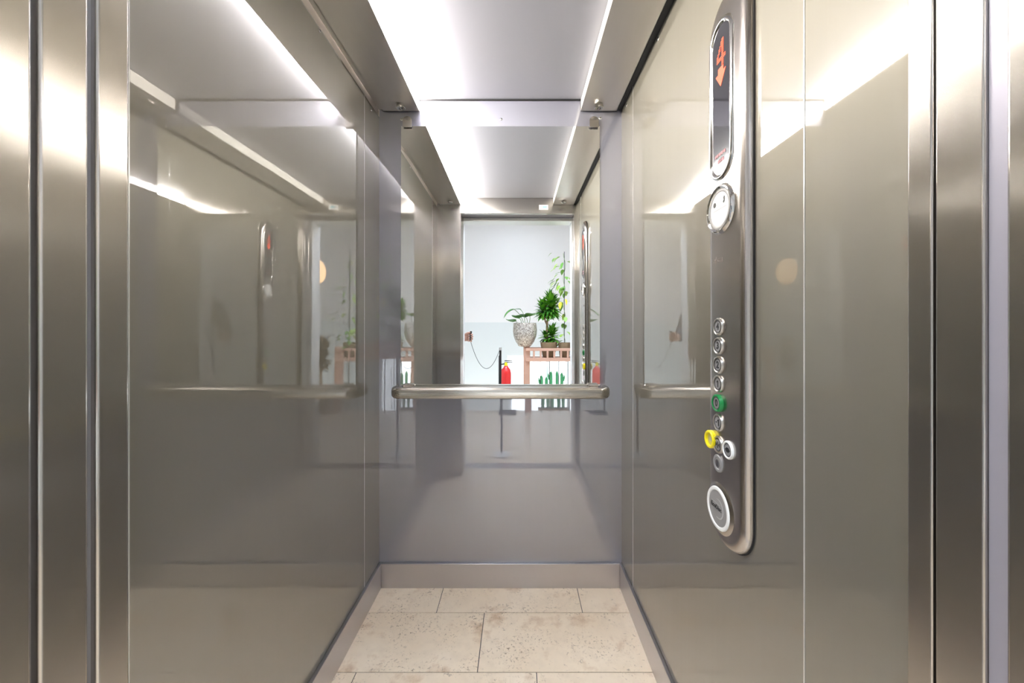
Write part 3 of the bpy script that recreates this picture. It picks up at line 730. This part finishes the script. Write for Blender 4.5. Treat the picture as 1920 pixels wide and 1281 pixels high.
# cacti in a trough on the window sill
tr = thing('cactus_trough', 'long clay trough planter on the stairwell window sill', 'planter', (0.63, YE+0.10, wz0))
b = bx(0.36, 0.90, YE+0.04, YE+0.16, wz0, wz0+0.16); obj('trough', b, 'terra', tr, bevel=0.004)
obj('soil', bx(0.375, 0.885, YE+0.055, YE+0.145, wz0+0.155, wz0+0.163), 'soil', tr, smooth=False)
labs = ['leftmost of the row of green column cacti behind the railing rods', 'short cactus second from the left behind the railing rods', 'tall middle column cactus behind the railing rods', 'tall cactus second from the right behind the railing rods', 'rightmost column cactus with a side arm behind the railing rods']
for k, (x, zt, r_) in enumerate(((0.444, 0.36, 0.030), (0.53, 0.33, 0.026), (0.615, 0.435, 0.030), (0.724, 0.44, 0.026), (0.81, 0.41, 0.030))):
    y = YE+0.10; z0_ = wz0+0.161; h_ = zt-z0_
    c = thing('column_cactus', labs[k], 'cactus', (x, y, z0_), 'column cacti on the sill')
    b = B(); ring = []
    for q in range(17):
        tt = q/16; rr = r_*(0.75+0.25*min(1, tt*4))*(math.sqrt(max(0, 1-max(0, (tt-0.9)/0.1)**2)) if tt > 0.9 else 1)
        if q == 16: rr = 0.002
        ring.append([(x+rr*(1-0.13*(j % 2))*math.cos(2*PI*j/20), y+rr*(1-0.13*(j % 2))*math.sin(2*PI*j/20), z0_+h_*tt) for j in range(20)])
    loft(b, ring)
    obj('stem', b, 'cactus', c, angle=60)
    if k in (0, 2, 4):
        s = -1 if k != 4 else 1
        obj('side_arm', tube(B(), [(x, y, zt-0.16), (x+s*0.035, y, zt-0.15), (x+s*0.045, y, zt-0.10), (x+s*0.045, y, zt-0.05)], [0.014, 0.016, 0.017, 0.008], 10), 'cactus', c)

# fire extinguisher on the landing
x, y = -0.15, -1.75
fe = thing('fire_extinguisher', 'red fire extinguisher standing on a dark stand left of the mosaic bowl', 'fire extinguisher', (x, y, 0))
obj('stand', box(box(bx(x-0.12, x+0.12, y-0.12, y+0.12, 0, 0.015), x-0.10, x-0.075, y-0.012, y+0.012, 0.0, 0.82), x-0.10, x+0.06, y-0.10, y+0.10, 0.20, 0.212), 'rubber', fe, smooth=False)
obj('cylinder', lathe(B(), [(0, 0), (0.066, 0), (0.072, 0.012), (0.072, 0.37), (0.06, 0.42), (0.03, 0.45), (0.022, 0.47), (0, 0.47)], (x, y, 0.214), (0, 0, 1), 32), 'red', fe)
obj('valve', lathe(B(), [(0, 0.465), (0.022, 0.465), (0.022, 0.50), (0.012, 0.52), (0, 0.52)], (x, y, 0.214), (0, 0, 1), 20), 'yellow', fe)
obj('lever', box(bx(x-0.02, x+0.09, y-0.012, y+0.012, 0.725, 0.735), x-0.02, x+0.085, y-0.012, y+0.012, 0.748, 0.757), 'rubber', fe, bevel=0.002)
obj('hose', tube(B(), [(x-0.015, y, 0.71), (x-0.07, y, 0.70), (x-0.088, y+0.01, 0.60), (x-0.085, y+0.02, 0.35)], 0.010, 10), 'rubber', fe)

# ------------------------------------------------------------------ the person with the remote release, and the stand, in place of a tripod, it is plugged into
def skin(nodes, edges, sub=2, root=0):
    """nodes: (x, y, z, radius or (rx, ry)); returns an evaluated mesh grown around the skeleton"""
    me = bpy.data.meshes.new('skeleton'); me.from_pydata([n[:3] for n in nodes], edges, [])
    o = bpy.data.objects.new('skeleton', me); C.objects.link(o)
    m = o.modifiers.new('skin', 'SKIN'); m.use_smooth_shade = True
    if not me.skin_vertices: me.attributes.new('skin_radius', 'FLOAT', 'POINT')
    for i, n in enumerate(nodes):
        r_ = n[3] if isinstance(n[3], tuple) else (n[3], n[3])
        me.skin_vertices[0].data[i].radius = r_; me.skin_vertices[0].data[i].use_root = (i == root)
    o.modifiers.new('sub', 'SUBSURF').levels = sub
    dg = bpy.context.evaluated_depsgraph_get(); out = bpy.data.meshes.new_from_object(o.evaluated_get(dg))
    bpy.data.objects.remove(o, do_unlink=True); return out
def skin_bm(graphs):
    b = B()
    for nodes, edges, sub in graphs:
        m = skin(nodes, edges, sub); b.from_mesh(m); bpy.data.meshes.remove(m)
    return b
def chain(pts): return pts, [(i, i+1) for i in range(len(pts)-1)]
qx, qy = -0.88, -0.14
SR, SL = (qx+0.19, qy, 1.43), (qx-0.19, qy, 1.43)
ER, EL = (qx+0.27, qy-0.06, 1.15), (qx-0.25, qy-0.05, 1.14)
WR, WL_ = (-0.500, -0.005, 1.095), (qx-0.24, qy+0.07, 0.90)
body = [(qx, qy, 0.96, (0.112, 0.082)), (qx, qy, 1.12, (0.118, 0.085)), (qx, qy, 1.30, (0.145, 0.10)), (qx, qy, 1.44, (0.09, 0.07)), (qx, qy, 1.52, 0.055), (qx, qy+0.01, 1.58, 0.053),
        (*SR, 0.056), (*ER, 0.042), (-0.482, 0.002, 1.098, 0.027), (*SL, 0.056), (*EL, 0.042), (*WL_, 0.027),
        (qx+0.09, qy, 0.88, 0.088), (qx+0.10, qy+0.01, 0.50, 0.056), (qx+0.10, qy-0.02, 0.09, 0.037), (qx+0.11, qy+0.14, 0.035, 0.032),
        (qx-0.09, qy, 0.88, 0.088), (qx-0.10, qy+0.01, 0.50, 0.056), (qx-0.10, qy-0.02, 0.09, 0.037), (qx-0.11, qy+0.14, 0.035, 0.032)]
be = [(0, 1), (1, 2), (2, 3), (3, 4), (4, 5), (3, 6), (6, 7), (7, 8), (3, 9), (9, 10), (10, 11), (0, 12), (12, 13), (13, 14), (14, 15), (0, 16), (16, 17), (17, 18), (18, 19)]
graphs = [(body, be, 2)]
# right hand: a palm, four unequal curled fingers and a thumb closed on the release
hx, hy, hz = -0.452, 0.012, 1.105
graphs.append((*chain([(*WR, 0.026), (-0.478, 0.003, 1.099, (0.020, 0.034)), (hx, hy, hz, (0.016, 0.038)), (hx+0.012, hy+0.003, hz+0.002, (0.014, 0.036))]), 2))
for i, (dz_, ln) in enumerate(((0.030, 0.92), (0.010, 1.0), (-0.010, 0.95), (-0.029, 0.76))):
    z_ = hz+dz_
    graphs.append((*chain([(hx, hy, z_, 0.0095), (hx+0.026*ln, hy+0.006, z_-0.002, 0.0090), (hx+0.050*ln, hy+0.020, z_-0.004, 0.0085), (hx+0.052*ln, hy+0.040, z_-0.005, 0.0078), (hx+0.036*ln, hy+0.046, z_-0.005, 0.0068)]), 2))
graphs.append((*chain([(-0.476, 0.006, 1.118, 0.012), (-0.462, 0.030, 1.134, 0.0115), (-0.440, 0.045, 1.145, 0.0100), (-0.418, 0.044, 1.146, 0.0085)]), 2))
# left hand hanging, relaxed
lx, ly, lz = WL_
graphs.append((*chain([(lx, ly, lz, 0.026), (lx, ly+0.02, lz-0.04, (0.020, 0.032)), (lx, ly+0.03, lz-0.085, (0.016, 0.037))]), 2))
for i, (dy, ln) in enumerate(((0.030, 0.92), (0.010, 1.0), (-0.010, 0.95), (-0.029, 0.76))):
    graphs.append((*chain([(lx, ly+0.03+dy, lz-0.08, 0.0095), (lx+0.004, ly+0.034+dy, lz-0.08-0.036*ln, 0.0088), (lx+0.016, ly+0.036+dy, lz-0.08-0.062*ln, 0.0080), (lx+0.030, ly+0.036+dy, lz-0.08-0.078*ln, 0.0070)]), 2))
graphs.append((*chain([(lx, ly+0.045, lz-0.035, 0.012), (lx+0.012, ly+0.072, lz-0.065, 0.011), (lx+0.020, ly+0.080, lz-0.095, 0.0085)]), 2))
b = skin_bm(graphs)
# head with a face, turned towards the lift
hc = Vector((qx, qy+0.025, 1.655))
prof = [(0, -0.118), (0.030, -0.112), (0.052, -0.085), (0.064, -0.045), (0.072, 0.0), (0.076, 0.045), (0.068, 0.085), (0.045, 0.112), (0, 0.122)]
hb = B(); lathe(hb, prof, hc, (0, 0, 1), 28)
for v in hb.verts:
    d = v.co-hc; v.co.y = hc.y+d.y*1.22
    if d.z < -0.05 and d.y < 0: v.co.y += 0.03*min(1, (-0.05-d.z)/0.05)
for cx_, cy_, cz_, rx, ry, rz in ((0, 0.096, -0.018, 0.014, 0.020, 0.022), (0, 0.090, -0.060, 0.024, 0.008, 0.008), (-0.076, -0.005, 0.0, 0.010, 0.018, 0.030), (0.076, -0.005, 0.0, 0.010, 0.018, 0.030)):
    r = bmesh.ops.create_uvsphere(hb, u_segments=12, v_segments=8, radius=1.0)
    for v in r['verts']: v.co = Vector((v.co.x*rx, v.co.y*ry, v.co.z*rz))+hc+Vector((cx_, cy_, cz_))
m_ = bpy.data.meshes.new('tmp'); hb.to_mesh(m_); hb.free(); b.from_mesh(m_); bpy.data.meshes.remove(m_)
person = tag(obj('person', b, 'skin', angle=180), 'person beside the lift door holding a remote release, only a hand seen in the mirror', 'person')
hb = B(); lathe(hb, [(r*1.07, h+0.006) for r, h in prof[3:]], hc, (0, 0, 1), 28)
for v in hb.verts:
    d = v.co-hc; v.co.y = hc.y+d.y*1.25-0.012
    if d.y > 0.03 and d.z < 0.07: v.co.y = hc.y+0.02
obj('hair', hb, 'hair', person, angle=180)
for s_ in (-1, 1):
    hb = B(); r = bmesh.ops.create_uvsphere(hb, u_segments=12, v_segments=8, radius=0.010)
    for v in r['verts']: v.co += hc+Vector((s_*0.030, 0.081, 0.004))
    obj('eye', hb, 'ink', person, angle=180)
up = [(qx, qy, 0.79, (0.172, 0.138)), (qx, qy, 1.10, (0.158, 0.122)), (qx, qy, 1.30, (0.178, 0.132)), (qx, qy, 1.46, (0.115, 0.095)), (*SR, 0.080), (*ER, 0.060), (WR[0]-0.012, WR[1]-0.008, WR[2]+0.003, 0.042), (*SL, 0.080), (*EL, 0.053), (WL_[0], WL_[1]-0.01, WL_[2]+0.04, 0.038)]
obj('shirt', skin_bm([(up, [(0, 1), (1, 2), (2, 3), (3, 4), (4, 5), (5, 6), (3, 7), (7, 8), (8, 9)], 2)]), 'shirt', person, angle=180)
lo_ = [(qx, qy, 0.96, (0.150, 0.118)), (qx+0.085, qy, 0.84, 0.105), (qx+0.10, qy+0.01, 0.50, 0.076), (qx+0.10, qy-0.02, 0.05, 0.062), (qx-0.085, qy, 0.84, 0.105), (qx-0.10, qy+0.01, 0.50, 0.076), (qx-0.10, qy-0.02, 0.05, 0.062), (qx, qy, 1.08, (0.135, 0.105))]
obj('trousers', skin_bm([(lo_, [(0, 1), (1, 2), (2, 3), (0, 4), (4, 5), (5, 6), (0, 7)], 2)]), 'jeans', person, angle=180)
for s_ in (-1, 1):
    obj('shoe', skin_bm([(*chain([(qx+s_*0.10, qy-0.045, 0.050, 0.048), (qx+s_*0.102, qy+0.04, 0.048, 0.046), (qx+s_*0.108, qy+0.13, 0.042, (0.046, 0.040)), (qx+s_*0.110, qy+0.185, 0.036, (0.038, 0.032))]), 2)]), 'shoe', person, angle=180)

rem = thing('remote_release', 'small remote release in the hand, its thin dark cable drooping to a stand', 'remote release', (-0.412, 0.040, 1.09))
obj('release_body', tube(B(), [(-0.420, 0.033, 1.07), (-0.416, 0.033, 1.16)], [0.010, 0.009], 10), 'rubber', rem)
p0 = Vector((-0.416, 0.033, 1.165)); pts = []
for k in range(31):
    q = k/30; x = -0.42+q*0.26
    zc = 1.07-0.30*4*q*(1-q)*0.70-0.075*q
    pts.append((x, 0.033-0.058*q, zc))
obj('cable', tube(B(), pts, 0.0022, 6), 'rubber', rem)
sd2 = thing('tripod_stand_in', 'slim dark stand with a white top in place of the camera tripod, left of the extinguisher', 'stand', (-0.155, -0.03, 0))  # made-up stand where the camera tripod would be
obj('post', cyl(B(), (-0.155, -0.03, 0.03), (-0.155, -0.03, 0.985), 0.010, seg=14), 'rubber', sd2)
obj('cap', cyl(B(), (-0.155, -0.03, 0.985), (-0.155, -0.03, 1.012), 0.015, 0.012, 16), 'white_plastic', sd2)
obj('base', lathe(B(), [(0, 0), (0.09, 0), (0.09, 0.012), (0.03, 0.02), (0.012, 0.03), (0, 0.03)], (-0.155, -0.03, 0.0), (0, 0, 1), 28), 'white_plastic', sd2)
